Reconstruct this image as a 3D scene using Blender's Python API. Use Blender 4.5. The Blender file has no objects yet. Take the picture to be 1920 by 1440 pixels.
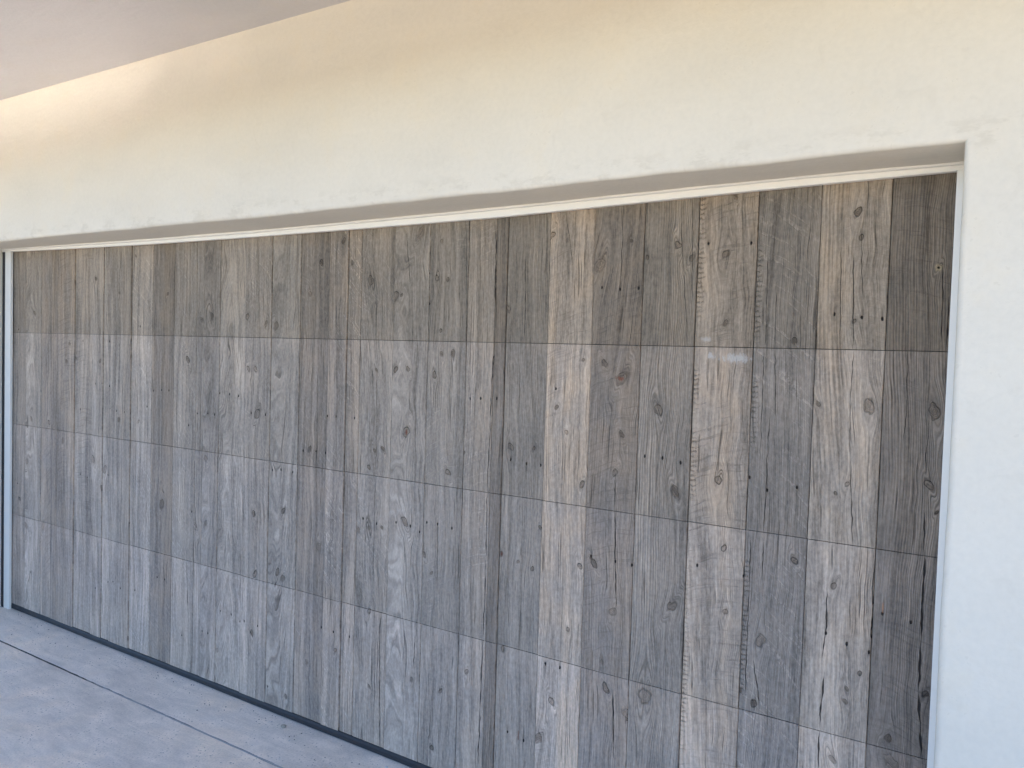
import bpy, bmesh, math, random
import numpy as np
from mathutils import Vector, Matrix

scene = bpy.context.scene
col = scene.collection
random.seed(7)

# ------------------------------------------------------------------ camera
cam_data = bpy.data.cameras.new('camera')
cam_data.sensor_fit = 'HORIZONTAL'
cam_data.sensor_width = 36.0
cam_data.lens = 1473.43 / 1920 * 36.0
cam_data.clip_start = 0.05
cam_data.clip_end = 3000
cam = bpy.data.objects.new('camera', cam_data)
col.objects.link(cam)
RX = Vector((0.8415092, 0.5394337, 0.0295575))      # right
FW = Vector((-0.5383286, 0.8418731, -0.0381044))    # forward
UP = Vector((-0.0454385, 0.0161536, 0.9988365))     # up
m = Matrix.Identity(4)
for i in range(3):
    m[i][0] = RX[i]; m[i][1] = UP[i]; m[i][2] = -FW[i]
m.translation = Vector((4.93541, -2.30043, 1.56128))
cam.matrix_world = m
scene.camera = cam

# ------------------------------------------------------------------ sky, sun, exposure
SUN_ELEV = math.radians(57)
SUN_AZ = math.radians(20)        # compass bearing of the sun, +Y is north
world = bpy.data.worlds.new('World')
scene.world = world
world.use_nodes = True
wn = world.node_tree.nodes
sky = wn.new('ShaderNodeTexSky')
sky.sky_type = 'NISHITA'
sky.sun_disc = False
sky.sun_elevation = SUN_ELEV
sky.sun_rotation = SUN_AZ
sky.air_density = 0.7
sky.dust_density = 0.2
sky.ozone_density = 5.0
wn['Background'].inputs['Strength'].default_value = 0.145
world.node_tree.links.new(sky.outputs['Color'], wn['Background'].inputs['Color'])

sun_data = bpy.data.lights.new('sun', 'SUN')
sun_data.energy = 5.0
sun_data.angle = math.radians(0.53)
sun_data.color = (1.0, 0.95, 0.87)
sun = bpy.data.objects.new('sun', sun_data)
col.objects.link(sun)
sd = Vector((math.sin(SUN_AZ) * math.cos(SUN_ELEV), math.cos(SUN_AZ) * math.cos(SUN_ELEV), math.sin(SUN_ELEV)))
sun.rotation_euler = (-sd).to_track_quat('-Z', 'Y').to_euler()
sun.location = sd * 30

vs = scene.view_settings
vs.view_transform = 'Standard'
vs.look = 'None'
vs.exposure = 2.05
vs.gamma = 1.0
vs.use_curve_mapping = False
cy = scene.cycles
cy.use_denoising = True
cy.max_bounces = 6
cy.diffuse_bounces = 4
cy.glossy_bounces = 3
cy.sample_clamp_indirect = 40
cy.blur_glossy = 0.0
cy.adaptive_threshold = 0.02

# ------------------------------------------------------------------ helpers
def mesh_obj(name, verts, faces, mat=None, parent=None, uvs=None, smooth=False):
    me = bpy.data.meshes.new(name)
    me.from_pydata([tuple(v) for v in verts], [], faces)
    me.validate()
    if uvs is not None:
        uvl = me.uv_layers.new(name='UVMap')
        for lp in me.loops:
            uvl.data[lp.index].uv = uvs[lp.vertex_index]
    if smooth:
        me.polygons.foreach_set('use_smooth', [True] * len(me.polygons))
    me.update()
    o = bpy.data.objects.new(name, me)
    col.objects.link(o)
    if mat: me.materials.append(mat)
    if parent: o.parent = parent
    return o

def box(name, a, b, mat, parent=None, bevel=0.0, seg=2):
    bm = bmesh.new()
    r = bmesh.ops.create_cube(bm, size=1)
    for v in bm.verts:
        v.co = Vector(((a[i] + b[i]) / 2 + v.co[i] * (b[i] - a[i]) for i in range(3)))
    if bevel:
        bmesh.ops.bevel(bm, geom=list(bm.edges), offset=bevel, segments=seg, profile=0.5, affect='EDGES')
    me = bpy.data.meshes.new(name); bm.to_mesh(me); bm.free()
    o = bpy.data.objects.new(name, me); col.objects.link(o)
    if mat: me.materials.append(mat)
    if parent: o.parent = parent
    return o

def empty(name, loc):
    o = bpy.data.objects.new(name, None); o.location = loc; col.objects.link(o)
    o.empty_display_size = 0.1
    return o

def tag(o, label=None, cat=None, kind=None, group=None):
    if label: o['label'] = label
    if cat: o['category'] = cat
    if kind: o['kind'] = kind
    if group: o['group'] = group
    return o

def child(o, parent):
    """parent without moving: the parent Empty is unrotated"""
    o.parent = parent
    o.matrix_parent_inverse = Matrix.Translation(parent.location).inverted()
    return o

class G:
    """tiny node-graph helper"""
    def __init__(s, name):
        s.mat = bpy.data.materials.new(name); s.mat.use_nodes = True
        s.t = s.mat.node_tree; s.n = s.t.nodes; s.l = s.t.links
        s.bsdf = s.n['Principled BSDF']
    def sock(s, node_in, v):
        if isinstance(v, bpy.types.NodeSocket): s.l.new(v, node_in)
        elif v is not None: node_in.default_value = v
    def m(s, op, a, b=None, c=None, clamp=False):
        n = s.n.new('ShaderNodeMath'); n.operation = op; n.use_clamp = clamp
        for i, v in enumerate((a, b, c)):
            if v is not None: s.sock(n.inputs[i], v)
        return n.outputs[0]
    def add(s, *a):
        r = a[0]
        for b in a[1:]: r = s.m('ADD', r, b)
        return r
    def sub(s, a, b): return s.m('SUBTRACT', a, b)
    def mul(s, *a):
        r = a[0]
        for b in a[1:]: r = s.m('MULTIPLY', r, b)
        return r
    def xyz(s, x, y, z=0.0):
        n = s.n.new('ShaderNodeCombineXYZ')
        for i, v in enumerate((x, y, z)): s.sock(n.inputs[i], v)
        return n.outputs[0]
    def sep(s, v):
        n = s.n.new('ShaderNodeSeparateXYZ'); s.l.new(v, n.inputs[0]); return n.outputs
    def noise(s, vec, scale=1.0, detail=2.0, rough=0.5, dist=0.0, dim='3D'):
        n = s.n.new('ShaderNodeTexNoise'); n.noise_dimensions = dim; s.l.new(vec, n.inputs['Vector'])
        n.inputs['Scale'].default_value = scale; n.inputs['Detail'].default_value = detail
        n.inputs['Roughness'].default_value = rough; n.inputs['Distortion'].default_value = dist
        return n.outputs['Fac']
    def voronoi(s, vec, scale, feature='F1'):
        n = s.n.new('ShaderNodeTexVoronoi'); s.l.new(vec, n.inputs['Vector']); n.feature = feature
        n.inputs['Scale'].default_value = scale
        return n.outputs['Distance']
    def ss(s, v, lo, hi, a=0.0, b=1.0):
        n = s.n.new('ShaderNodeMapRange'); n.interpolation_type = 'SMOOTHSTEP'
        s.sock(n.inputs['Value'], v); s.sock(n.inputs['From Min'], lo); s.sock(n.inputs['From Max'], hi)
        s.sock(n.inputs['To Min'], a); s.sock(n.inputs['To Max'], b)
        return n.outputs[0]
    def lin(s, v, lo, hi, a, b):
        n = s.n.new('ShaderNodeMapRange')
        s.sock(n.inputs['Value'], v); s.sock(n.inputs['From Min'], lo); s.sock(n.inputs['From Max'], hi)
        s.sock(n.inputs['To Min'], a); s.sock(n.inputs['To Max'], b)
        return n.outputs[0]
    def attr(s, name):
        n = s.n.new('ShaderNodeAttribute'); n.attribute_type = 'OBJECT'; n.attribute_name = name
        return n
    def mix(s, fac, a, b, mode='MIX'):
        n = s.n.new('ShaderNodeMix'); n.data_type = 'RGBA'; n.blend_type = mode
        s.sock(n.inputs[0], fac)
        for i, v in ((6, a), (7, b)):
            if isinstance(v, tuple): v = (v + (1.0,))[:4]
            s.sock(n.inputs[i], v)
        return n.outputs[2]
    def vscale(s, colr, f):
        n = s.n.new('ShaderNodeVectorMath'); n.operation = 'SCALE'
        s.l.new(colr, n.inputs[0]); s.sock(n.inputs['Scale'], f)
        return n.outputs[0]
    def bump(s, h, dist, strength=1.0, normal=None):
        n = s.n.new('ShaderNodeBump'); s.sock(n.inputs['Height'], h)
        n.inputs['Distance'].default_value = dist; n.inputs['Strength'].default_value = strength
        if normal: s.l.new(normal, n.inputs['Normal'])
        return n.outputs[0]
    def pos(s):
        return s.n.new('ShaderNodeNewGeometry').outputs['Position']
    def done(s, color=None, rough=None, normal=None, spec=None):
        if color is not None: s.sock(s.bsdf.inputs['Base Color'], color if not isinstance(color, tuple) else (color + (1,))[:4])
        if rough is not None: s.sock(s.bsdf.inputs['Roughness'], rough)
        if normal is not None: s.l.new(normal, s.bsdf.inputs['Normal'])
        if spec is not None: s.bsdf.inputs['Specular IOR Level'].default_value = spec
        return s.mat

# ------------------------------------------------------------------ materials
def make_barn_wood(tone, seed, saw, grain, centre, knots, nails, cracks, rust_glint=(), split=None):
    """one board: its own knots, nail holes and splits, all in door metres (UV = x, z)"""
    g = G('weathered_barn_wood')
    uvn = g.n.new('ShaderNodeUVMap'); uvn.uv_map = 'UVMap'
    uv = g.sep(uvn.outputs[0]); u, v = uv[0], uv[1]
    x = g.sub(u, centre)
    def nz(a, b, o, su=None, **kw):
        """2D noise, a cycles per metre across the board and b along it"""
        q = x if su is None else su
        return g.noise(g.xyz(g.m('MULTIPLY_ADD', q, a, seed * 1.37 + o * 5.1), g.m('MULTIPLY_ADD', v, b, seed + o * 3.7)), 1.0, dim='2D', **kw)
    w1 = nz(3.0, 1.3, 0, detail=0)
    w2 = nz(14.0, 7.0, 1, detail=1)
    gc = g.m('MULTIPLY_ADD', w1, .05, g.m('MULTIPLY_ADD', w2, .012, x))
    if grain[1] > 0:        # rings seen as nested arches
        k = grain[1]
        g0 = g.sub(gc, .031)
        g1 = g.m('MULTIPLY_ADD', w2, .03, g.sub(g0, .015))
        cat = g.m('MULTIPLY_ADD', v, .055 * (1 if seed > 40 else -1), g.m('SQRT', g.m('MULTIPLY_ADD', g1, g1, .00022)))
        gc = g.add(g.mul(g0, 1 - k), g.mul(cat, k * 1.1))
    kmask = kedge = khalo = None
    mx = lambda a, b: b if a is None else g.m('MAXIMUM', a, b)
    wk = nz(60, 45, 10, detail=1) if knots else None
    kfill = None
    for (kx, kz, r) in knots:
        r *= .72
        q = random.Random(kx * 91 + kz * 17)
        asp = q.uniform(.38, .95); tilt = q.uniform(-.45, .45); fill = q.choice((.04, .1, .18, .3)); soft = q.uniform(.08, .4); eg = q.uniform(.12, .45)
        nx0 = g.m('MULTIPLY_ADD', u, 1 / r, -kx / r); nzk = g.m('MULTIPLY_ADD', v, 1 / r, -kz / r)
        nx = g.m('MULTIPLY_ADD', nzk, tilt, nx0)
        n2 = g.mul(nx, nx); z2 = g.mul(nzk, nzk)
        wa = 1.2 if r < .015 else .6
        d = g.m('MULTIPLY_ADD', wk, wa, g.m('SQRT', g.m('MULTIPLY_ADD', z2, asp, n2)))
        d = g.sub(d, wa / 2)
        fall = g.m('EXPONENT', g.m('MULTIPLY_ADD', n2, -.16, g.mul(z2, -.035)))
        gc = g.m('MULTIPLY_ADD', g.m('TANH', g.mul(nx, 1.3)), g.mul(fall, -1.25 * r), gc)
        mk = g.ss(d, 1.05 + soft * .5, 1.0 - soft)
        kmask = mx(kmask, mk); kfill = mx(kfill, g.mul(mk, fill))
        khalo = mx(khalo, g.mul(g.ss(d, 2.4, .9), q.uniform(.4, 1.0)))
        rings = g.mul(mk, g.m('MULTIPLY_ADD', g.m('SINE', g.mul(d, 14.0)), .5, .5), .3)
        kedge = mx(kedge, g.m('MAXIMUM', rings, g.mul(g.ss(d, 1.25, 1.0), g.ss(d, .72, .98), eg * 2.2)))
    streak = nz(48, 1.1, 2, gc, detail=3, rough=.62)
    fibre = nz(330, 8, 3, gc, detail=2, rough=.6)
    broad = nz(13, .5, 4, gc, detail=1)
    blotch = nz(7, 4.5, 5, detail=3, rough=.62)
    fine = nz(120, 60, 6, detail=2, rough=.65)
    f = g.m('MULTIPLY_ADD', streak, .85, g.m('MULTIPLY_ADD', fibre, .75, g.m('MULTIPLY_ADD', broad, .62,
        g.m('MULTIPLY_ADD', blotch, .50, g.m('MULTIPLY_ADD', fine, .50, 1.0 - 1.61)))))
    f = g.m('MULTIPLY_ADD', f, 1.25, -.25)
    h = g.m('MULTIPLY_ADD', fibre, .42, g.m('MULTIPLY_ADD', streak, .35, g.mul(fine, .20)))
    def dark(f, mask, k): return g.mul(f, g.m('MULTIPLY_ADD', mask, -k, 1.0))
    if split:
        f = g.mul(f, g.ss(g.m('MULTIPLY_ADD', w2, .012, u), split[0] + .004, split[0] + .008, 1.0, split[1]))
    # growth rings
    ring = g.m('MULTIPLY_ADD', g.m('SINE', g.m('MULTIPLY_ADD', streak, 9.0, g.mul(gc, 1150.0))), .5, .5)
    ringm = g.mul(ring, ring, g.ss(broad, .36, .60))
    f = dark(f, ringm, .34 * grain[0]); h = g.m('MULTIPLY_ADD', ringm, -.25 * grain[0], h)
    # short dark checks along the grain
    chk = g.mul(g.ss(nz(210, 3.2, 7, gc, detail=1), .69, .75), g.ss(blotch, .44, .58))
    f = dark(f, chk, .5); h = g.m('MULTIPLY_ADD', chk, -.6, h)
    # saw marks
    if abs(saw[0]) > .05:
        sc = g.m('MULTIPLY_ADD', x, saw[1], g.m('MULTIPLY_ADD', g.mul(x, x), 1.5, g.m('MULTIPLY_ADD', w2, .02, v)))
        # irregular kerf lines: noise stretched along the saw's arc
        sl = g.ss(g.noise(g.xyz(g.mul(sc, saw[2] * 2.3), g.m('MULTIPLY_ADD', x, 7.0, seed)), 1.0, 1, .5, dim='2D'), .56, .72)
        sm = g.mul(sl, g.ss(g.m('MULTIPLY_ADD', blotch, -.6, g.m('MULTIPLY_ADD', w1, .5, 0.0)), -.15, .06), g.ss(fine, .34, .56))
        f = dark(f, sm, .40 * saw[0]); h = g.m('MULTIPLY_ADD', sm, -.4 * abs(saw[0]), h)
        if abs(saw[0]) > .5:      # tooth ticks along one edge
            tk = g.m('POWER', g.m('MULTIPLY_ADD', g.m('SINE', g.m('MULTIPLY_ADD', fine, 7.0, g.mul(v, 430))), .5, .5), 4.0)
            tk = g.mul(tk, g.ss(g.m('MULTIPLY_ADD', fine, .03, x), -.045, -.066), g.ss(blotch, .44, .62))
            f = dark(f, tk, .30); h = g.m('MULTIPLY_ADD', tk, -.7, h)
    cbase = g.n.new('ShaderNodeRGB'); cbase.outputs[0].default_value = tuple(tone) + (1,)
    brown = (tone[0] * 1.04, tone[1] * .95, tone[2] * .84)
    c = g.mix(g.mul(g.ss(g.m('MULTIPLY_ADD', blotch, .7, g.mul(broad, .5)), .50, .74), grain[2]), cbase.outputs[0], brown)
    if kmask is not None:
        f = dark(f, khalo, .16); f = dark(f, g.mul(kfill, g.m('MULTIPLY_ADD', fine, 1.6, .2)), .95); f = dark(f, kedge, .42)
        h = g.m('MULTIPLY_ADD', kmask, .35, g.m('MULTIPLY_ADD', kedge, -.7, h))
        c = g.mix(g.mul(kmask, .3), c, (tone[0] * 1.06, tone[1] * .94, tone[2] * .82))
    hole = stain = crack = None
    for (nx_, nz_, tail) in nails:
        dx = g.sub(u, nx_); dz = g.sub(v, nz_)
        d = g.m('SQRT', g.m('MULTIPLY_ADD', dx, dx, g.mul(dz, dz, .36)))
        hole = mx(hole, g.ss(g.m('MULTIPLY_ADD', fine, .003, d),   .0052, .0034))
        t = g.m('MULTIPLY_ADD', dz, 45.0, -.63 * tail); q = g.mul(dx, 330.0)
        stain = mx(stain, g.m('EXPONENT', g.mul(g.m('MULTIPLY_ADD', q, q, g.mul(t, t)), -1.0)))
    if hole is not None:
        f = dark(f, stain, .34); h = g.m('MULTIPLY_ADD', hole, -2.5, h)
    if cracks:
        wob = nz(0.0, 16, 8, detail=2, rough=.6)
        var = nz(0.0, 26, 9, detail=1)
        for i, (cx, sl, z0, z1, w) in enumerate(cracks):
            xc = g.m('MULTIPLY_ADD', wob, .009 * (1 if i % 2 == 0 else -1), g.m('MULTIPLY_ADD', v, sl, cx - sl * (z0 + z1) / 2 - (.0045 if i % 2 == 0 else -.0045)))
            d = g.m('ABSOLUTE', g.sub(u, xc))
            ends = g.mul(g.ss(v, z0 - .012, z0 + .035), g.ss(v, z1 + .012, z1 - .035))
            ww = g.mul(ends, g.lin(var, .3, .7, .45 * w * .0005, 1.3 * w * .0005))
            crack = mx(crack, g.mul(g.ss(d, g.m('MULTIPLY_ADD', ww, 1.5, 1e-6), g.mul(ww, .5)), g.m('GREATER_THAN', ww, 5e-5)))
        h = g.m('MULTIPLY_ADD', crack, -2.6, h)
    c = g.vscale(c, g.m('MAXIMUM', f, .1))
    if hole is not None: c = g.mix(g.mul(hole, .95), c, (.012, .010, .009))
    if crack is not None: c = g.mix(g.mul(crack, .92), c, (.014, .012, .011))
    for (rx, rz, ra, rb, rc) in rust_glint:  # coloured spots and stains, with the painted glint among them
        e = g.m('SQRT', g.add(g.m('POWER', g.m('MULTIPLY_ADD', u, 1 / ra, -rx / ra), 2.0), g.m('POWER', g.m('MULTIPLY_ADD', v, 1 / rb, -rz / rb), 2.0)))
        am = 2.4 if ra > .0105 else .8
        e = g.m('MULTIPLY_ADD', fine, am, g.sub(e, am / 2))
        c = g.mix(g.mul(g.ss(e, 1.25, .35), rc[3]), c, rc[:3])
    return g.done(c, .86, g.bump(h, .0048, 1.0), .2)

def make_stucco(name, base, dirty=0.0):
    g = G(name)
    s = g.sep(g.pos())
    yz = g.m('MULTIPLY_ADD', s[1], 1.0, s[2])
    p = g.xyz(s[0], yz)
    big = g.noise(p, 1.3, 2, .55, dim='2D')
    med = g.noise(p, 5.5, 4, .62, dim='2D')
    fine = g.noise(p, 60, 3, .6, dim='2D')
    grit = fine
    trowel = g.noise(g.xyz(g.mul(s[0], 2.2), g.mul(yz, 7)), 1.0, 3, .6, .25, dim='2D')
    f = g.add(1.0, g.mul(g.sub(big, .5), .10), g.mul(g.sub(med, .5), .07), g.mul(g.sub(trowel, .5), .07), g.mul(g.sub(fine, .5), .09))
    n = g.n.new('ShaderNodeRGB'); n.outputs[0].default_value = base + (1,)
    c = g.vscale(n.outputs[0], f)
    warm = g.mix(g.mul(g.ss(med, .52, .75), .35), c, g.mix(1.0, c, (1.0, .965, .90), 'MULTIPLY'))
    if dirty:
        sm = g.mul(g.ss(g.noise(p, 9, 3, .7, .8, dim='2D'), .62, .78), dirty)
        warm = g.mix(sm, warm, g.mix(1.0, warm, (.80, .77, .74), 'MULTIPLY'))
        sc = g.mul(g.ss(g.noise(g.xyz(g.mul(s[0], 9), g.mul(yz, 22)), 1.0, 4, .7, dim='2D'), .50, .66), g.ss(s[2], 2.15, 2.10), g.ss(s[2], 2.05, 2.07), g.ss(s[1], -.215, -.235))
        warm = g.mix(g.mul(sc, .40), warm, g.mix(1.0, warm, (.80, .78, .75), 'MULTIPLY'))
        spk = g.mul(g.ss(fine, .66, .72), g.ss(med, .5, .6))
        warm = g.mix(g.mul(spk, .22), warm, g.mix(1.0, warm, (.70, .68, .66), 'MULTIPLY'))
    h = g.add(g.mul(big, 2.2), g.mul(trowel, .55), g.mul(med, .5), g.mul(fine, .20), g.mul(grit, .05))
    return g.done(warm, g.lin(med, .3, .7, .72, .9), g.bump(h, .006, .55), .3)

def make_concrete(name, base, gloss):
    g = G(name)
    p = g.pos(); s = g.sep(p)
    big = g.noise(p, 1.7, 3, .6, dim='2D')
    med = g.noise(p, 9, 4, .62, dim='2D')
    trow = g.noise(g.xyz(g.mul(s[0], 3.5), g.mul(s[1], 14), 0.0), 1.0, 3, .65, 1.0, dim='2D')
    fine = g.noise(p, 130, 3, .65, dim='2D')
    spk = fine
    n = g.n.new('ShaderNodeRGB'); n.outputs[0].default_value = base + (1,)
    f = g.add(1.0, g.mul(g.sub(big, .5), .42), g.mul(g.sub(med, .5), .40), g.mul(g.sub(trow, .5), .42), g.mul(g.sub(fine, .5), .45))
    c = g.vscale(n.outputs[0], f)
    tan = g.mix(g.mul(g.ss(big, .50, .68), .55), c, g.mix(1.0, c, (1.05, .985, .90), 'MULTIPLY'))
    pits = g.mul(g.ss(g.noise(p, 95, 1, .5, dim='2D'), .69, .73), g.ss(med, .45, .6))
    tan = g.mix(g.mul(pits, .6), tan, (.12, .115, .11))
    white = g.mul(g.ss(g.noise(p, 26, 3, .7, dim='2D'), .70, .76), .55)
    tan = g.mix(white, tan, (.62, .61, .59))
    h = g.add(g.mul(trow, .7), g.mul(med, .5), g.mul(fine, .35), g.mul(pits, -.9))
    mt = g.done(tan, g.lin(med, .3, .7, .50, .68), g.bump(h, .0022, .7), .4)
    if gloss:
        g.bsdf.inputs['Coat Weight'].default_value = gloss
        g.bsdf.inputs['Coat Roughness'].default_value = .06
        g.bsdf.inputs['Coat IOR'].default_value = 1.55
    return mt

def make_paint(name, base, rough=.45):
    g = G(name); p = g.pos()
    a = g.noise(p, 14, 4, .6); b = g.noise(p, 220, 3, .6)
    n = g.n.new('ShaderNodeRGB'); n.outputs[0].default_value = base + (1,)
    c = g.vscale(n.outputs[0], g.add(1.0, g.mul(g.sub(a, .5), .10), g.mul(g.sub(b, .5), .05)))
    return g.done(c, g.lin(a, .3, .7, rough - .06, rough + .08), g.bump(g.add(a, g.mul(b, .3)), .0008, .6), .4)

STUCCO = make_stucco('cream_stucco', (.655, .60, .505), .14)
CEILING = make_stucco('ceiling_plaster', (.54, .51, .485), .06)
SLAB = make_concrete('pale_sealed_concrete', (.85, .745, .63), .12)
DRIVE = make_concrete('tan_driveway_concrete', (.74, .61, .44), .2)
APRON = make_concrete('apron_concrete', (.85, .74, .62), .12)
GRIT = make_paint('dark_grit', (.05, .045, .042), .8)
TRIM = make_paint('white_painted_trim', (.78, .745, .68), .5)
RUBBER = make_paint('black_rubber', (.022, .022, .025), .55)
BACKING = make_paint('dark_door_core', (.075, .07, .066), .8)
SEALANT = make_paint('grey_joint_sealant', (.36, .345, .32), .85)

# ------------------------------------------------------------------ setting: ground and slabs
FZ = -.032                                     # finished floor level at the door
def make_ground():
    g = G('dry_ground'); p = g.pos()
    a = g.noise(p, .35, 5, .6); b = g.noise(p, 6, 5, .65)
    c = g.mix(g.ss(a, .4, .62), (.11, .11, .05), (.09, .10, .04))
    c = g.mix(g.mul(b, .5), c, (.13, .12, .07))
    return g.done(c, .9, g.bump(b, .03, .7), .2)
N = 24
gv_, gf_ = [], []
R = 1500
pts = [-R, -400, -120, -50, -25, -14, -8, -4, 0, 4, 8, 14, 25, 50, 120, 400, R]
for yy in pts:
    for xx in pts:
        gv_.append((xx, yy, -.20 + (0 if max(abs(xx), abs(yy)) < 20 else .15 * math.sin(xx * .05) * math.cos(yy * .04))))
n = len(pts)
for j in range(n - 1):
    for i in range(n - 1):
        gf_.append((j * n + i, j * n + i + 1, (j + 1) * n + i + 1, (j + 1) * n + i))
ground = tag(mesh_obj('ground', gv_, gf_, make_ground()), kind='structure')

def slab(name, x0, x1, edge_front, edge_back, z, mat, thick=.12, wob=.0015, seed=1):
    """concrete slab with slightly uneven arrises along the joint"""
    rnd = random.Random(seed)
    N = 160
    V, F = [], []
    r = .0014
    prof = 8
    for i in range(N + 1):
        x = x0 + (x1 - x0) * i / N
        f = edge_front + rnd.uniform(-wob, wob)
        b = edge_back + rnd.uniform(-wob, wob)
        V += [(x, f, z - thick), (x, f, z - r), (x, f + r * .35, z - r * .35), (x, f + r, z),
              (x, b - r, z), (x, b - r * .35, z - r * .35), (x, b, z - r), (x, b, z - thick)]
    for i in range(N):
        for k in range(prof):
            a = i * prof + k; b = i * prof + (k + 1) % prof
            F.append((a, b, b + prof, a + prof))
    F.append(tuple(range(prof - 1, -1, -1))); F.append(tuple(N * prof + k for k in range(prof)))
    o = mesh_obj(name, V, F, mat)
    return o
JY = -.285
threshold = tag(slab('threshold_slab', -.4, 5.1, JY + .005, .30, FZ, SLAB, seed=2), kind='structure')
apron = tag(slab('apron_slab', -2.5, 7.5, -2.0, JY - .005, FZ, APRON, seed=3), kind='structure')
driveway = tag(slab('driveway', -9, 14, -10, -2.012, FZ - .004, DRIVE, seed=4), kind='structure')
# dark filler in the joint between the slabs
joint = tag(box('joint_filler', (-.38, JY - .006, FZ - .06), (5.08, JY + .006, FZ - .0012), GRIT), kind='structure')
# sealant bead that starts part of the way along the joint
V, F = [], []
NB = 220
rnd = random.Random(5)
for i in range(NB + 1):
    x = .55 + 4.5 * i / NB
    k = min(1, max(0, (x - .8) / .9))
    h = FZ - .004 + .0052 * k + rnd.uniform(-.0007, .0007)
    hw = .0022 + .0022 * k + rnd.uniform(-.0006, .0006)
    cyj = JY + .0012 * math.sin(x * 2.3) * k + rnd.uniform(-.0003, .0003)
    for a in range(7):
        t = math.pi * a / 6
        V.append((x, cyj - hw * math.cos(t), h - .004 + .004 * math.sin(t)))
for i in range(NB):
    for a in range(6):
        q = i * 7 + a
        F.append((q, q + 1, q + 8, q + 7))
bead = mesh_obj('joint_sealant', V, F, SEALANT, smooth=True)
tag(bead, 'thin grey sealant bead in the floor joint parallel to the garage door', 'sealant')

# ------------------------------------------------------------------ stucco wall round the opening
def lerp_tab(tab, x):
    return float(np.interp(x, [t[0] for t in tab], [t[1] for t in tab]))
HEAD_FRONT = [(-.2, 2.083), (.36, 2.080), (1.2, 2.075), (1.825, 2.070), (2.406, 2.067), (3.4, 2.068), (4.456, 2.072), (4.82, 2.074)]
HEAD_BACK = [(-.2, 2.086), (.016, 2.084), (1.2, 2.064), (2.149, 2.057), (3.3, 2.062), (4.409, 2.075), (4.82, 2.073)]
XL, XR = -.093, 4.815
YF = -.24                                        # wall face
def ceil_z(x): return 2.820 - .0088 * x if x < 4 else 2.7848
rnd = random.Random(11)
def wobble(n, amp, step=5):
    k = [rnd.uniform(-amp, amp) for _ in range(n // step + 3)]
    return [float(np.interp(i / step, range(len(k)), k)) for i in range(n)]
path = []          # (x_front, z_front, x_back, z_back, outward dx, dz, outer x, outer z)
NJ, NH = 40, 150
wl = wobble(NJ, .0012); wr = wobble(NJ, .0016); wh = wobble(NH + 1, .0022, 4)
zl, zr = lerp_tab(HEAD_FRONT, XL), lerp_tab(HEAD_FRONT, XR)
for i in range(NJ):
    z = FZ - .1 + (zl - FZ + .1) * i / NJ
    path.append((XL + wl[i], z, XL + wl[i] * .5, z, -1, 0, -9, z))
for i in range(NH + 1):
    x = XL + (XR - XL) * i / NH
    w = wh[i] if 0 < i < NH else 0
    ox, oz = 0, 1
    if i == 0: ox = -1
    if i == NH: ox = 1
    outx = x if 0 < i < NH else (-9 if i == 0 else 14)
    path.append((x, lerp_tab(HEAD_FRONT, x) + w, x, lerp_tab(HEAD_BACK, x) + w * .3, ox, oz, outx, ceil_z(outx) + .03))
for i in range(NJ - 1, -1, -1):
    z = FZ - .1 + (zr - FZ + .1) * i / NJ
    path.append((XR + wr[i], z, XR + wr[i] * .5, z, 1, 0, 14, z))
V, F = [], []
RAD = .016
SEG = 5
ncol = None
for (xf, zf, xb, zb, ox, oz, outx, outz) in path:
    rowv = []
    rad = RAD * (1 + rnd.uniform(-.18, .18))
    rowv.append((outx, YF, outz))
    # ring a hand's breadth out, so the face near the arris can undulate
    mx = xf + ox * .16; mz = zf + oz * .16
    rowv.append((mx, YF + rnd.uniform(-.0012, .0012), mz))
    for a in range(SEG + 1):
        t = math.pi / 2 * a / SEG
        off = rad * (1 - math.sin(t)); dy = rad * (1 - math.cos(t))
        rowv.append((xf + ox * off, YF + dy, zf + oz * off))
    rowv.append((xf + (xb - xf) * .5, YF * .5, zf + (zb - zf) * .5))
    rowv.append((xb, .02, zb))
    rowv.append((outx, .02, outz))
    ncol = len(rowv)
    V += rowv
for i in range(len(path) - 1):
    for k in range(ncol - 1):
        a = i * ncol + k
        F.append((a, a + ncol, a + ncol + 1, a + 1))
wall = mesh_obj('garage_wall', V, F, STUCCO, smooth=True)
wall.data.set_sharp_from_angle(angle=math.radians(50))
tag(wall, 'smooth cream stucco wall framing the recessed wooden garage door', 'wall')

# porch ceiling: slopes a touch with the wall head
V, F = [], []
xs = [-2.2 + 11.2 * i / 60 for i in range(61)]
CY0, CY1 = -1.52, .3
for x in xs:
    z = ceil_z(x)
    V += [(x, CY1, z), (x, CY0, z + .01), (x, CY0, z + .32), (x, CY1, z + .32)]
for i in range(60):
    for k in range(4):
        a = i * 4 + k; b = i * 4 + (k + 1) % 4
        F.append((a, a + 4, b + 4, b))
F.append((0, 1, 2, 3)); F.append((240 + 3, 240 + 2, 240 + 1, 240))
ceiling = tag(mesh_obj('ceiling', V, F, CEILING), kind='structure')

SKY_BLOCKER_Z = 2.56
sky_blocker = box('sky_blocker_beam', (-2.2, CY0, SKY_BLOCKER_Z), (9.0, CY0 + .10, 2.78), CEILING, bevel=.01)  # unseen beam, added to keep low sky light off the wall head
sky_blocker.parent = ceiling

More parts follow.
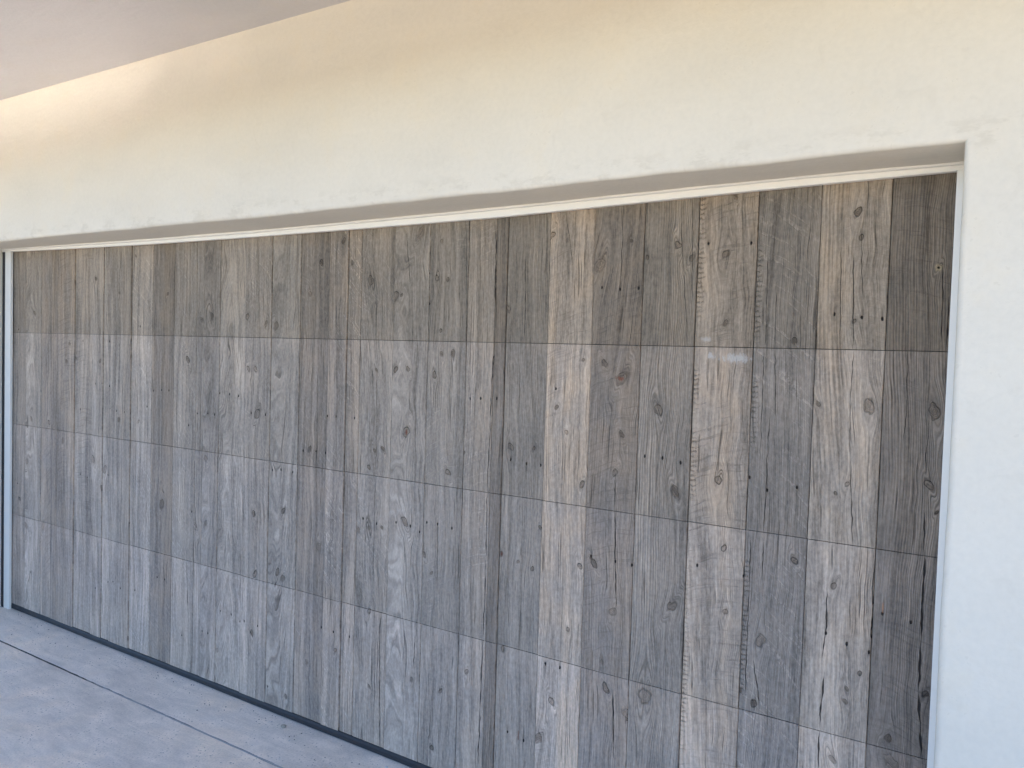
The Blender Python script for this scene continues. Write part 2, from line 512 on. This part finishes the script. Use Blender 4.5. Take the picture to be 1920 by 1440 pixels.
# ------------------------------------------------------------------ white trim round the door
frame = empty('door_frame', (2.4, 0, FZ))
tag(frame, 'white painted door frame with black weather strip set inside the stucco opening', 'door frame')
TRIM_LOW = [(-.09, 2.069), (0, 2.069), (.6, 2.056), (1.3, 2.044), (2.042, 2.037), (2.8, 2.034), (3.4, 2.034), (4.254, 2.049), (4.78, 2.055), (4.9, 2.057)]
V, F = [], []
NT = 80
for i in range(NT + 1):
    x = XL + .002 + (XR + .03 - XL) * i / NT
    zb = lerp_tab(TRIM_LOW, x); zt = lerp_tab(HEAD_BACK, x) + .05
    zs = lerp_tab(HEAD_BACK, x) - .006
    V += [(x, -.004, zb), (x, -.022, zb), (x, -.024, zb + .002), (x, -.024, zs), (x, -.038, zs + .001), (x, -.040, zs + .003), (x, -.040, zt), (x, -.004, zt)]
for i in range(NT):
    for k in range(8):
        a = i * 8 + k; b = i * 8 + (k + 1) % 8
        F.append((a, b, b + 8, a + 8))
F.append(tuple(range(7, -1, -1))); F.append(tuple(NT * 8 + k for k in range(8)))
child(mesh_obj('head_trim', V, F, TRIM), frame)
child(box('side_trim', (-.064, -.020, FZ), (-.001, -.004, 2.075), TRIM, bevel=.002), frame)
child(box('side_trim', (4.789, -.022, FZ), (4.86, -.004, 2.060), TRIM, bevel=.002), frame)
child(box('weather_strip', (-.0915, -.0215, FZ), (-.0645, -.005, 2.07), RUBBER, bevel=.001), frame)

# ------------------------------------------------------------------ garage door
EDGES = [0, .141, .313, .427, .488, .659, .833, .933, 1.006, 1.181, 1.357, 1.533, 1.705, 1.761, 1.876, 2.053, 2.225, 2.4, 2.569, 2.671, 2.743, 2.916,
         3.088, 3.265, 3.385, 3.431, 3.601, 3.769, 3.942, 4.115, 4.291, 4.464, 4.641, 4.80]
# tone changes inside a board (heartwood, old overlap lines): column -> (x, factor to the right)
SPLIT = {4: (.575, 1.10), 5: (.745, .93), 8: (1.107, .93), 9: (1.225, 1.07), 10: (1.44, .88), 11: (1.62, .95), 14: (1.975, 1.10), 15: (2.105, .90), 16: (2.32, 1.08),
         17: (2.505, .90), 20: (2.70, .92), 21: (2.831, .92), 22: (3.01, .93), 23: (3.175, 1.12), 26: (3.47, 1.07), 28: (3.845, .86), 29: (4.07, .88), 31: (4.34, 1.10), 33: (4.695, 1.05)}
SH = .5334
#            tone (sRGB 0-255)   saw(strength, slope, per m)  grain(ring, cathedral, brown)
BOARDS = [
 ((124,119,112), (.0, 0, 60), (.3, 0, .3)), ((137,132,124), (.2, .8, 70), (.4, .6, .2)),
 ((124,117,109), (.5, -.9, 40), (.3, 0, .5)), ((116,108,100), (.1, 0, 60), (.3, 0, .6)), ((126,117,107), (.5, -.2, 46), (.3, 0, .6)),
 ((145,138,129), (.5, -.1, 44), (.2, 0, .4)), ((138,132,124), (.2, .1, 60), (.3, .3, .3)), ((143,137,129), (.2, .1, 60), (.3, .3, .3)),
 ((139,133,124), (.1, 0, 60), (.6, 0, .3)), ((141,135,127), (-.5, .8, 34), (.3, 0, .3)),
 ((116,109,100), (-.5, .8, 34), (.3, 0, .6)), ((133,128,119), (-.5, .95, 32), (.3, 0, .3)),
 ((127,123,116), (.1, 0, 60), (.4, 0, .2)), ((124,120,114), (.1, 0, 60), (.6, .5, .2)), ((139,134,125), (.2, 0, 60), (.7, .7, .3)),
 ((140,135,127), (-.5, .8, 34), (.4, 0, .3)), ((129,126,119), (.1, 0, 60), (.9, .5, .2)),
 ((112,106,99), (-.4, .8, 36), (.3, 0, .5)), ((124,117,109), (-.9, .95, 36), (.3, 0, .5)), ((130,122,112), (-.9, .95, 36), (.3, 0, .5)),
 ((130,125,116), (-.4, .9, 36), (.3, .3, .3)), ((137,133,125), (.1, 0, 60), (.6, .5, .1)),
 ((119,116,109), (-.45, -.5, 40), (.4, 0, .2)), ((121,115,106), (-.6, -.35, 40), (.9, 0, .4)), ((100,94,86), (.0, 0, 60), (1., 0, .5)),
 ((116,112,103), (.1, 0, 60), (.8, 0, .2)), ((153,140,124), (.45, -.35, 46), (.7, 0, .7)),
 ((106,99,91), (.4, -.3, 40), (.5, .2, .6)), ((129,123,112), (.1, 0, 60), (1., .15, .3)),
 ((158,145,128), (.65, -.25, 44), (.5, .3, .7)), ((104,102,98), (-.7, .75, 26), (.6, 0, .2)),
 ((136,127,114), (.2, 0, 70), (.6, .25, .6)), ((92,87,81), (.4, .25, 46), (.9, .12, .3)),
]
ROWTONE = [(1.56, 1.44, 1.36), (1.29, 1.21, 1.14), (1.16, 1.09, 1.01), (.95, .885, .785)]  # foot to head: weathering tone, with part of the light gradient painted in
def s2l(c):
    c /= 255.0
    return c / 12.92 if c < .04045 else ((c + .055) / 1.055) ** 2.4

MARKS = {
(0,1):([(0.079,0.633,0.0125)],[(0.054,0.721)],[]),
(0,3):([],[(0.056,1.621)],[]),
(1,0):([(0.161,0.488,0.0186)],[],[]),
(1,1):([(0.162,0.86,0.0185)],[],[]),
(1,2):([(0.213,1.111,0.0153)],[],[]),
(1,3):([(0.235,1.716,0.0151)],[],[]),
(2,0):([(0.344,0.508,0.0213)],[],[]),
(2,2):([(0.399,1.106,0.012)],[],[]),
(4,1):([(0.552,1.014,0.0147)],[],[]),
(4,2):([(0.614,1.545,0.0116),(0.583,1.451,0.0116)],[],[]),
(5,1):([],[(0.721,0.846),(0.789,0.836)],[]),
(5,2):([(0.669,1.468,0.0086)],[(0.735,1.564),(0.715,1.197)],[(0.8293,0.0435,1.394,1.558,1.2)]),
(5,3):([],[],[(0.829,-0.0167,1.605,2.011,1.0)]),
(6,0):([],[(0.885,0.258)],[]),
(6,1):([(0.849,0.942,0.0227),(0.932,0.796,0.014)],[],[]),
(6,2):([(0.91,1.461,0.0084)],[(0.927,1.345),(0.867,1.342)],[]),
(6,3):([(0.863,1.893,0.0111)],[],[]),
(7,0):([],[(0.995,0.31)],[]),
(7,1):([(0.955,0.897,0.0196)],[(0.985,0.872)],[]),
(7,2):([],[(0.987,1.565),(0.991,1.334),(1.003,1.218)],[]),
(8,0):([],[(1.116,0.299),(1.048,0.322)],[]),
(8,2):([(1.086,1.166,0.0137)],[(1.066,1.211),(1.133,1.21)],[(1.0851,-0.0075,1.13,1.567,1.2)]),
(8,3):([(1.079,1.814,0.0081)],[],[(1.0798,0.012,1.608,1.919,1.2),(1.0901,0.1576,1.919,2.026,1.2)]),
(9,0):([],[(1.182,0.322),(1.234,0.31)],[]),
(9,1):([],[],[(1.2267,0.0069,0.539,1.06,1.2)]),
(9,2):([(1.249,1.169,0.0107)],[(1.32,1.248)],[(1.2324,-0.0371,1.195,1.582,1.2)]),
(9,3):([(1.21,1.995,0.008)],[(1.254,1.644)],[]),
(10,0):([],[(1.421,0.412),(1.482,0.412)],[]),
(10,1):([(1.449,0.778,0.0236)],[],[]),
(10,2):([],[(1.372,1.33),(1.437,1.336),(1.497,1.337)],[]),
(10,3):([(1.478,1.802,0.0103)],[],[]),
(11,0):([],[(1.627,0.167)],[]),
(11,1):([],[(1.688,0.773)],[]),
(11,2):([(1.643,1.49,0.0176)],[(1.654,1.18)],[]),
(12,1):([(1.717,0.706,0.0202)],[],[(1.7194,0.0061,0.673,1.066,1.8)]),
(12,2):([],[(1.721,1.24)],[(1.7212,0.0061,1.073,1.228,1.8)]),
(12,3):([(1.743,1.681,0.0124)],[],[]),
(13,0):([],[(1.781,0.221),(1.824,0.22)],[]),
(13,1):([(1.796,0.73,0.015),(1.789,1.036,0.0149)],[],[]),
(13,2):([],[(1.8,1.246),(1.847,1.244)],[]),
(13,3):([(1.82,1.696,0.0147)],[],[]),
(14,0):([(1.892,0.155,0.0124)],[(1.91,0.343),(1.986,0.342),(2.049,0.323)],[]),
(14,2):([],[(1.882,1.344),(1.95,1.342),(2.013,1.339)],[]),
(15,0):([(2.13,0.294,0.0143)],[(2.082,0.332),(2.171,0.33)],[]),
(15,1):([(2.148,0.557,0.0142),(2.134,0.826,0.0142),(2.134,0.821,0.0095)],[],[]),
(15,2):([(2.144,1.266,0.0211),(2.082,1.463,0.0118),(2.128,1.464,0.0117)],[(2.105,1.268),(2.199,1.267)],[]),
(15,3):([(2.069,1.691,0.0141),(2.192,1.661,0.0116)],[],[]),
(16,0):([(2.357,0.06,0.0116)],[(2.241,0.075)],[]),
(16,1):([(2.323,0.569,0.0185),(2.289,0.591,0.0139),(2.322,0.862,0.0138)],[(2.247,1.029),(2.301,1.037),(2.374,1.034)],[]),
(16,3):([(2.254,1.652,0.0183)],[],[]),
(17,0):([(2.476,0.24,0.0113)],[(2.56,0.406)],[]),
(17,1):([(2.535,0.741,0.0156)],[],[]),
(17,2):([(2.47,1.142,0.0134)],[(2.432,1.13),(2.508,1.135),(2.564,1.133)],[(2.5104,-0.0108,1.104,1.458,1.0)]),
(17,3):([(2.517,1.914,0.0131),(2.455,1.786,0.011)],[],[]),
(18,0):([(2.648,0.33,0.011)],[(2.634,0.404)],[]),
(18,2):([],[(2.575,1.286),(2.624,1.287)],[]),
(18,3):([(2.647,1.996,0.0107)],[],[]),
(19,0):([],[(2.718,0.401)],[(2.6856,-0.0092,0.006,0.531,1.4)]),
(19,1):([],[],[(2.7381,-0.0028,0.609,0.717,2),(2.6828,-0.0092,0.539,0.599,1.4)]),
(19,2):([],[(2.721,1.287)],[]),
(19,3):([(2.688,1.907,0.0106)],[],[]),
(20,0):([(2.822,0.527,0.0106),(2.833,0.227,0.0085)],[],[(2.8873,-0.0255,0.001,0.53,2.5)]),
(20,1):([(2.755,0.841,0.0128),(2.811,0.857,0.0106),(2.878,0.869,0.0105)],[(2.779,0.891),(2.85,0.88)],[(2.8385,0.001,0.628,1.061,1.0)]),
(20,2):([(2.804,1.1,0.0106),(2.874,1.179,0.0104),(2.833,1.167,0.0084),(2.832,1.483,0.0083)],[],[(2.8379,-0.0159,1.094,1.47,1.0)]),
(20,3):([(2.793,1.833,0.0188)],[],[(2.8551,-0.0309,1.601,1.823,1.0)]),
(21,0):([(3.05,0.309,0.0103)],[],[(3.0607,0.0407,0.371,0.479,3.5),(3.0088,0.0251,0.39,0.484,1.6)]),
(21,1):([(2.996,0.911,0.0184)],[(2.954,0.901),(3.026,0.897),(3.071,0.881)],[(2.9987,-0.1033,0.741,0.853,1.5)]),
(21,2):([(2.994,1.253,0.0203),(2.935,1.49,0.0123),(2.994,1.493,0.0121)],[],[]),
(21,3):([(3.04,2.003,0.0239),(2.927,1.77,0.0163),(2.956,1.774,0.0081)],[],[(2.9844,-0.1327,1.819,2.001,1.5)]),
(22,0):([(3.156,0.076,0.0101),(3.189,0.302,0.01)],[],[]),
(22,1):([(3.094,0.799,0.0121),(3.134,0.736,0.008)],[(3.105,0.922),(3.156,0.923),(3.223,0.917)],[(3.1588,-0.0214,0.688,0.908,1.2)]),
(22,2):([(3.197,1.121,0.0138),(3.123,1.477,0.0119),(3.206,1.558,0.0117),(3.155,1.555,0.0098)],[],[]),
(22,3):([(3.124,1.834,0.0118),(3.147,1.64,0.0079),(3.173,1.827,0.0078),(3.141,1.968,0.0078)],[(3.092,1.74)],[(3.2578,-0.0338,1.607,2.023,1.2)]),
(23,0):([(3.306,0.403,0.0098)],[],[(3.3712,0.0189,0.28,0.531,3.5),(3.3675,0.0136,0.084,0.28,3.5)]),
(23,1):([],[],[(3.376,-0.0103,0.777,1.064,2.6),(3.3757,0.0156,0.544,0.777,2.6)]),
(23,2):([(3.267,1.198,0.0077)],[(3.289,1.397),(3.335,1.4)],[(3.3763,0.0135,1.067,1.326,2.6),(3.3789,0.0141,1.326,1.444,2.6),(3.3823,0.0453,1.444,1.559,2.6)]),
(23,3):([],[],[(3.3826,-0.0156,1.721,2.015,2.6)]),
(24,2):([],[(3.404,1.404)],[(3.3859,0.0453,1.561,1.598,2.6)]),
(24,3):([],[],[(3.3859,-0.0156,1.6,1.716,2.6)]),
(25,0):([(3.457,0.521,0.0095)],[(3.487,0.232),(3.554,0.22)],[]),
(25,1):([(3.439,0.856,0.0094),(3.567,0.825,0.0092),(3.51,0.841,0.0074),(3.594,0.973,0.0073)],[],[]),
(25,2):([(3.466,1.237,0.0149),(3.561,1.242,0.0073)],[(3.467,1.193),(3.531,1.186),(3.588,1.186)],[(3.496,-0.0016,1.366,1.495,1.5)]),
(25,3):([(3.437,1.722,0.0111)],[],[(3.5061,-0.0203,1.615,1.898,1.6)]),
(26,0):([(3.614,0.245,0.0185),(3.663,0.388,0.0128)],[(3.69,0.512),(3.634,0.512)],[]),
(26,1):([(3.753,0.868,0.0106),(3.717,0.648,0.009)],[],[]),
(26,2):([(3.751,1.141,0.0106),(3.646,1.387,0.009),(3.687,1.307,0.0089),(3.74,1.549,0.007)],[(3.641,1.449)],[]),
(26,3):([(3.606,1.962,0.0143)],[],[(3.6749,-0.1837,1.855,2.033,1.2)]),
(27,0):([(3.937,0.423,0.0155),(3.863,0.488,0.014)],[],[(3.8942,-0.0561,0.267,0.475,3)]),
(27,1):([(3.804,0.889,0.014),(3.878,0.742,0.0138),(3.847,0.57,0.007)],[(3.795,0.909),(3.882,0.906),(3.939,0.903)],[(3.8779,-0.0478,0.892,1.066,2.5),(3.8856,-0.0516,0.754,0.892,2.5)]),
(27,2):([(3.882,1.495,0.0221),(3.818,1.542,0.0138),(3.869,1.192,0.0137),(3.887,1.316,0.0119)],[],[(3.872,-0.0197,1.081,1.184,2.5)]),
(27,3):([(3.792,1.86,0.0241),(3.898,1.93,0.0067)],[(3.801,1.785),(3.865,1.778),(3.929,1.78)],[(3.8668,0.0182,1.816,1.947,1.8),(3.8636,-0.101,1.947,2.035,1.8),(3.8644,0.0717,1.782,1.816,1.8)]),
(28,0):([(3.997,0.495,0.0271)],[],[]),
(28,1):([(4.077,0.8,0.0199)],[],[]),
(28,2):([(4.008,1.402,0.0166),(4.073,1.153,0.0164)],[(3.969,1.254),(4.028,1.254),(4.087,1.245)],[]),
(28,3):([(4.052,1.909,0.013),(4.096,1.865,0.0113),(3.954,1.876,0.0066)],[],[(4.0771,-0.0964,1.616,1.972,1.2),(4.0982,-0.0288,1.745,2.05,1.2)]),
(29,1):([(4.24,0.814,0.0096),(4.229,1.003,0.0095)],[(4.15,0.938),(4.291,0.93)],[]),
(29,2):([(4.205,1.204,0.0143)],[],[]),
(29,3):([(4.2,1.875,0.0141),(4.207,1.673,0.0095),(4.222,2.039,0.0078)],[(4.146,1.909),(4.274,1.903)],[]),
(30,1):([(4.346,0.749,0.0187),(4.433,1.0,0.0121),(4.334,0.561,0.011),(4.292,0.587,0.0095)],[],[(4.308,0.0006,0.585,0.886,2.0),(4.3072,-0.0113,0.886,1.043,2.0),(4.3408,-0.177,0.549,0.685,2),(4.3436,0.0007,0.924,1.033,1.8)]),
(30,2):([],[(4.296,1.222),(4.348,1.191),(4.43,1.208)],[(4.3446,0.0046,1.07,1.397,1.8),(4.3233,-0.0067,1.28,1.589,1.4),(4.3584,-0.0488,1.399,1.599,1.3)]),
(30,3):([(4.407,1.622,0.009)],[],[(4.324,-0.0064,1.601,1.861,1.3),(4.351,-0.0253,1.601,1.787,1.3)]),
(31,0):([(4.557,0.463,0.0119)],[],[(4.521,-0.0188,0.428,0.532,3.2)]),
(31,1):([(4.541,0.948,0.0089),(4.584,0.67,0.0074),(4.583,0.633,0.0074),(4.616,0.721,0.0073)],[(4.525,0.812),(4.58,0.794),(4.637,0.784)],[(4.5222,0.0332,0.549,0.699,3.2),(4.5245,0.0074,0.811,0.924,3.2),(4.6393,-0.0148,0.795,1.021,1.5),(4.522,0.0647,0.746,0.811,3.2)]),
(31,2):([(4.61,1.45,0.0172),(4.477,1.448,0.0074),(4.563,1.234,0.0073),(4.534,1.204,0.0059)],[],[(4.575,-0.072,1.071,1.303,1.6),(4.5621,0.0018,1.412,1.594,1.6),(4.5643,-0.0428,1.303,1.412,1.6)]),
(31,3):([(4.559,1.973,0.0115),(4.569,1.905,0.0072),(4.561,1.678,0.0058)],[(4.51,1.697),(4.58,1.688),(4.63,1.684)],[(4.5573,-0.0377,1.601,1.854,1.6),(4.5232,-0.0328,1.608,1.885,1.0),(4.5742,-0.0644,1.739,1.925,1.1)]),
(32,0):([(4.703,0.499,0.0201)],[],[]),
(32,1):([(4.692,0.563,0.0129),(4.776,0.705,0.0112)],[(4.665,0.895),(4.734,0.887)],[(4.7589,-0.0045,0.845,1.065,4.5),(4.7593,0.0022,0.71,0.845,4.5),(4.7636,-0.0995,0.619,0.71,4.5),(4.7706,-0.0589,0.535,0.619,4.5)]),
(32,2):([(4.764,1.447,0.0179),(4.761,1.253,0.0125),(4.781,1.184,0.0055)],[],[(4.7557,-0.022,1.07,1.182,2),(4.6976,0.0316,1.358,1.492,1.6),(4.7515,0.0177,1.279,1.419,1.3),(4.6979,-0.0338,1.492,1.599,1.6)]),
(32,3):([(4.757,1.816,0.0082)],[],[(4.7695,-0.02,1.627,1.825,2.0),(4.784,0.011,1.606,1.736,2.5),(4.6957,-0.0338,1.601,1.618,1.6)]),
}


# rust stains, a resin pocket, a bright glint painted as pale patches: (column, row, x, z, half width, half height, (r, g, b, amount))
RED = (.17, .06, .035, .85); GLINT = (.50, .48, .45, .5); TANR = (.42, .33, .20, .8)
RUST_GLINT = [
    (17, 2, 2.994, 1.253, .006, .012, RED), (22, 2, 3.876, 1.494, .014, .008, RED), (20, 1, 3.440, .856, .006, .010, RED),
    (27, 1, 4.665, .912, .0025, .016, (.40, .20, .11, .9)), (27, 3, 4.757, 1.816, .010, .010, TANR), (20, 0, 3.532, .23, .003, .018, RED),
    (11, 0, 2.015, .23, .006, .03, (.33, .27, .19, .6)), (24, 2, 4.245, 1.568, .045, .014, GLINT), (24, 2, 4.165, 1.572, .012, .010, GLINT),
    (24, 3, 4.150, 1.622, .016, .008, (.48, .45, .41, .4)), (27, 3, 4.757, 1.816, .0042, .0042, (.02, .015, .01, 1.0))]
door = empty('garage_door', (2.4, 0, FZ))
tag(door, 'grey weathered barn wood garage door in four stacked sections', 'garage door')
rnd = random.Random(21)
colseed = [rnd.uniform(0, 90) for _ in BOARDS]
coldep = [rnd.uniform(-.0042, .0030) for _ in BOARDS]
def make_plank(x0, x1, z0, z1, dep, mat):
    """a sawn board with eased, slightly uneven arrises"""
    NZ = 4
    e = .0018
    V, UV, F = [], [], []
    jl = [rnd.uniform(-.0006, .0006) for _ in range(NZ + 1)]
    jr = [rnd.uniform(-.0006, .0006) for _ in range(NZ + 1)]
    cup = rnd.uniform(-.0008, .0008)
    for j in range(NZ + 1):
        z = z0 + (z1 - z0) * j / NZ
        a, b = x0 + jl[j], x1 + jr[j]
        mid = (a + b) / 2
        ring = [(a, .018), (a, dep + e), (a + e, dep), (mid, dep + cup), (b - e, dep), (b, dep + e), (b, .018)]
        for (x, y) in ring:
            V.append((x, y, z)); UV.append((x, z))
    k = 7
    for j in range(NZ):
        for i in range(k - 1):
            q = j * k + i
            F.append((q, q + 1, q + k + 1, q + k))
    F.append(tuple(range(k - 1, -1, -1))); F.append(tuple(NZ * k + i for i in range(k)))
    o = mesh_obj('plank', V, F, mat, uvs=UV)
    return o
sections = []
for r in range(4):
    z0, z1 = r * SH, (r + 1) * SH
    if r == 3: z1 = 4 * SH - .004
    # core of the section with a tongue that laps into the section above
    bm = bmesh.new()
    for (lo, hi) in (((-.09, .019, z0 + .001), (4.86, .06, z1 - .001)), ((-.09, .030, z1 - .01), (4.86, .045, z1 + .012))):
        mt = Matrix.Translation([(lo[i] + hi[i]) / 2 for i in range(3)]) @ Matrix.Diagonal([hi[i] - lo[i] for i in range(3)] + [1])
        bmesh.ops.create_cube(bm, size=1, matrix=mt)
    me = bpy.data.meshes.new('door_section'); bm.to_mesh(me); bm.free(); me.materials.append(BACKING)
    sec = bpy.data.objects.new('door_section', me); col.objects.link(sec)
    child(sec, door)
    sections.append(sec)
    for c in range(len(BOARDS)):
        t, saw, grain = BOARDS[c]
        x0 = EDGES[c] + (.0009 if c else -.03); x1 = EDGES[c + 1] - .0009
        j = 1 + rnd.uniform(-.03, .03)
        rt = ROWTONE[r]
        K, NL, CR = MARKS.get((c, r), ([], [], []))
        for rr in (r - 1, r + 1):        # knots just across a joint bend this board's grain too
            K = K + [q for q in MARKS.get((c, rr), ([],))[0] if z0 - .1 < q[1] < z1 + .1][:2]
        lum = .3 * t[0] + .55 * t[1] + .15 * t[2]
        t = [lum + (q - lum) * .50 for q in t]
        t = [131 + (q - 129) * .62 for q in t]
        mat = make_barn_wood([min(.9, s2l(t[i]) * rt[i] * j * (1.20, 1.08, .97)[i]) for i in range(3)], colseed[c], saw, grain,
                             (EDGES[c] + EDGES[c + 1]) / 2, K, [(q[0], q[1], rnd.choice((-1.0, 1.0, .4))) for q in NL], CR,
                             [q[2:] for q in RUST_GLINT if EDGES[c] <= q[2] < EDGES[c + 1] and q[1] == r], SPLIT.get(c))
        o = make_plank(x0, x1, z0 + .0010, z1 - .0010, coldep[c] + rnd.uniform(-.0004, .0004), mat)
        o.parent = sec
        # the section's own matrix is undone so that boards stay in door metres
        o.matrix_parent_inverse = Matrix.Identity(4)

# rubber seal along the foot of the door
V, F = [], []
NS = 90
for i in range(NS + 1):
    x = -.03 + 4.86 * i / NS
    b = .001 * math.sin(x * 5.1) + rnd.uniform(-.0004, .0004)
    V += [(x, .03, FZ + .0005), (x, .000 + b, FZ + .0005), (x, -.006 + b, FZ + .006), (x, -.006 + b, FZ + .022), (x, -.001 + b, -.001), (x, .03, -.001)]
for i in range(NS):
    for k in range(6):
        a = i * 6 + k; q = i * 6 + (k + 1) % 6
        F.append((a, q, q + 6, a + 6))
child(mesh_obj('bottom_seal', V, F, RUBBER), door)

# ------------------------------------------------------------------ the car parked outside: its sunlit windscreen throws light up under the porch
def make_car():
    CX, CYc = .95, -4.42
    car = empty('parked_car', (CX, CYc, FZ - .002))
    tag(car, 'silver hatchback parked on the driveway facing the garage door', 'car')
    paint = make_paint('silver_car_paint', (.45, .46, .47), .3)
    dark = make_paint('tinted_glass', (.02, .022, .025), .08)
    def prism(name, prof, w0, w1, mat, bev, zt):
        """side profile (y, z) drawn out to a half width that narrows with height"""
        bm = bmesh.new()
        rows = []
        for sx in (-1, 1):
            rows.append([bm.verts.new((CX + sx * (w0 + (w1 - w0) * min(1, max(0, (z - zt[0]) / (zt[1] - zt[0])))), CYc + y, z)) for (y, z) in prof])
        n = len(prof)
        for i in range(n):
            bm.faces.new((rows[0][i], rows[0][(i + 1) % n], rows[1][(i + 1) % n], rows[1][i]))
        bm.faces.new(rows[0][::-1]); bm.faces.new(rows[1])
        bmesh.ops.recalc_face_normals(bm, faces=bm.faces)
        bmesh.ops.bevel(bm, geom=list(bm.edges), offset=bev, segments=2, affect='EDGES')
        me = bpy.data.meshes.new(name); bm.to_mesh(me); bm.free(); me.materials.append(mat)
        o = bpy.data.objects.new(name, me); col.objects.link(o)
        return child(o, car)
    prism('body', [(2.15, .25), (2.22, .55), (2.10, .74), (1.26, .93), (-1.95, .98), (-2.15, .80), (-2.18, .30)], .86, .84, paint, .05, (.2, 1.0))
    prism('cabin', [(1.16, .90), (.58, 1.36), (.30, 1.43), (-1.10, 1.44), (-1.85, .96)], .80, .60, paint, .03, (.9, 1.45))
    for sx in (-1, 1):
        for yy in (1.35, -1.35):
            bm = bmesh.new()
            bmesh.ops.create_cone(bm, cap_ends=True, segments=28, radius1=.31, radius2=.31, depth=.2,
                                  matrix=Matrix.Translation((CX + sx * .80, CYc + yy, FZ + .309)) @ Matrix.Rotation(math.pi / 2, 4, 'Y'))
            bmesh.ops.bevel(bm, geom=[e for e in bm.edges if len(e.link_faces) == 2 and any(len(f.verts) > 4 for f in e.link_faces)], offset=.03, segments=2, affect='EDGES')
            me = bpy.data.meshes.new('wheel'); bm.to_mesh(me); bm.free(); me.materials.append(RUBBER)
            o = bpy.data.objects.new('wheel', me); col.objects.link(o); child(o, car)
        child(box('headlight', (CX + sx * .62 - .16, CYc + 2.13, .56), (CX + sx * .62 + .16, CYc + 2.23, .68), make_paint('lamp_lens', (.7, .7, .7), .1), bevel=.03), car)
        child(box('side_window', (CX + sx * .735 - .02, CYc - 1.2, 1.02), (CX + sx * .735 + .02, CYc + .7, 1.28), dark, bevel=.01), car)
    # windscreen: a gently bowed pane
    c = Vector((CX, CYc + .90, 1.165)); aim = Vector((1.18, -.24, 3.0))
    n = ((aim - c).normalized() + sd).normalized()
    t = n.cross(Vector((1, 0, 0))).normalized(); b = t.cross(n).normalized()
    V, F = [], []
    N, K = 14, 5
    for i in range(N + 1):
        u = i / N - .5
        for j in range(K):
            w = j / (K - 1) - .5
            V.append(c + b * (u * 1.66) + t * (w * .74) + n * (.035 - u * u * .055))
    for i in range(N):
        for j in range(K - 1):
            q = i * K + j
            F.append((q, q + 1, q + K + 1, q + K))
    g = G('reflective_windscreen'); g.done((.90, .90, .90), .07)
    g.bsdf.inputs['Metallic'].default_value = 1.0
    o = mesh_obj('windscreen', V, F, g.mat, smooth=True)
    child(o, car)
make_car()

# ------------------------------------------------------------------ small loose things on the slab
def stone(name, x, y, r, mat, seed, flat=.6):
    bm = bmesh.new()
    bmesh.ops.create_icosphere(bm, subdivisions=2, radius=1)
    q = random.Random(seed)
    d = [Vector((q.uniform(-1, 1), q.uniform(-1, 1), q.uniform(-1, 1))).normalized() for _ in range(7)]
    for v in bm.verts:
        k = 1 + sum(-.18 * max(0, v.co.normalized().dot(w) - .55) for w in d) * 2
        v.co = Vector((v.co.x * r * k, v.co.y * r * .8 * k, v.co.z * r * flat * k))
    zmin = min(v.co.z for v in bm.verts)
    for v in bm.verts: v.co.z -= zmin + .0006
    me = bpy.data.meshes.new(name); bm.to_mesh(me); bm.free()
    me.materials.append(mat)
    o = bpy.data.objects.new(name, me); o.location = (x, y, FZ); col.objects.link(o)
    return o
TAN = make_paint('tan_stone', (.34, .29, .23), .8)
PALE = make_paint('pale_stone', (.62, .61, .58), .7)
tag(stone('pebble', 2.42, -.066, .014, TAN, 3), 'brown stone chip on the slab close to the black door seal', 'pebble')
tag(stone('pebble', 2.985, -.057, .008, PALE, 4), 'white stone crumb beside the black door seal, right of the brown chip', 'pebble')
bm = bmesh.new()
q = random.Random(9)
for i in range(120):
    x = q.uniform(.1, 3.2); y = -abs(q.gauss(0, .11)) - .02
    if y < -.27: continue
    r = q.uniform(.0012, .0034)
    mt = Matrix.Translation((x, y, FZ + r * .4)) @ Matrix.Rotation(q.uniform(0, 3), 4, 'Z') @ Matrix.Diagonal((r, r * .7, r * .6, 1))
    bmesh.ops.create_icosphere(bm, subdivisions=1, radius=1, matrix=mt)
me = bpy.data.meshes.new('grit'); bm.to_mesh(me); bm.free(); me.materials.append(GRIT)
grit = bpy.data.objects.new('grit', me); col.objects.link(grit)
tag(grit, 'dark crumbs of grit scattered on the threshold slab', 'grit', 'stuff')
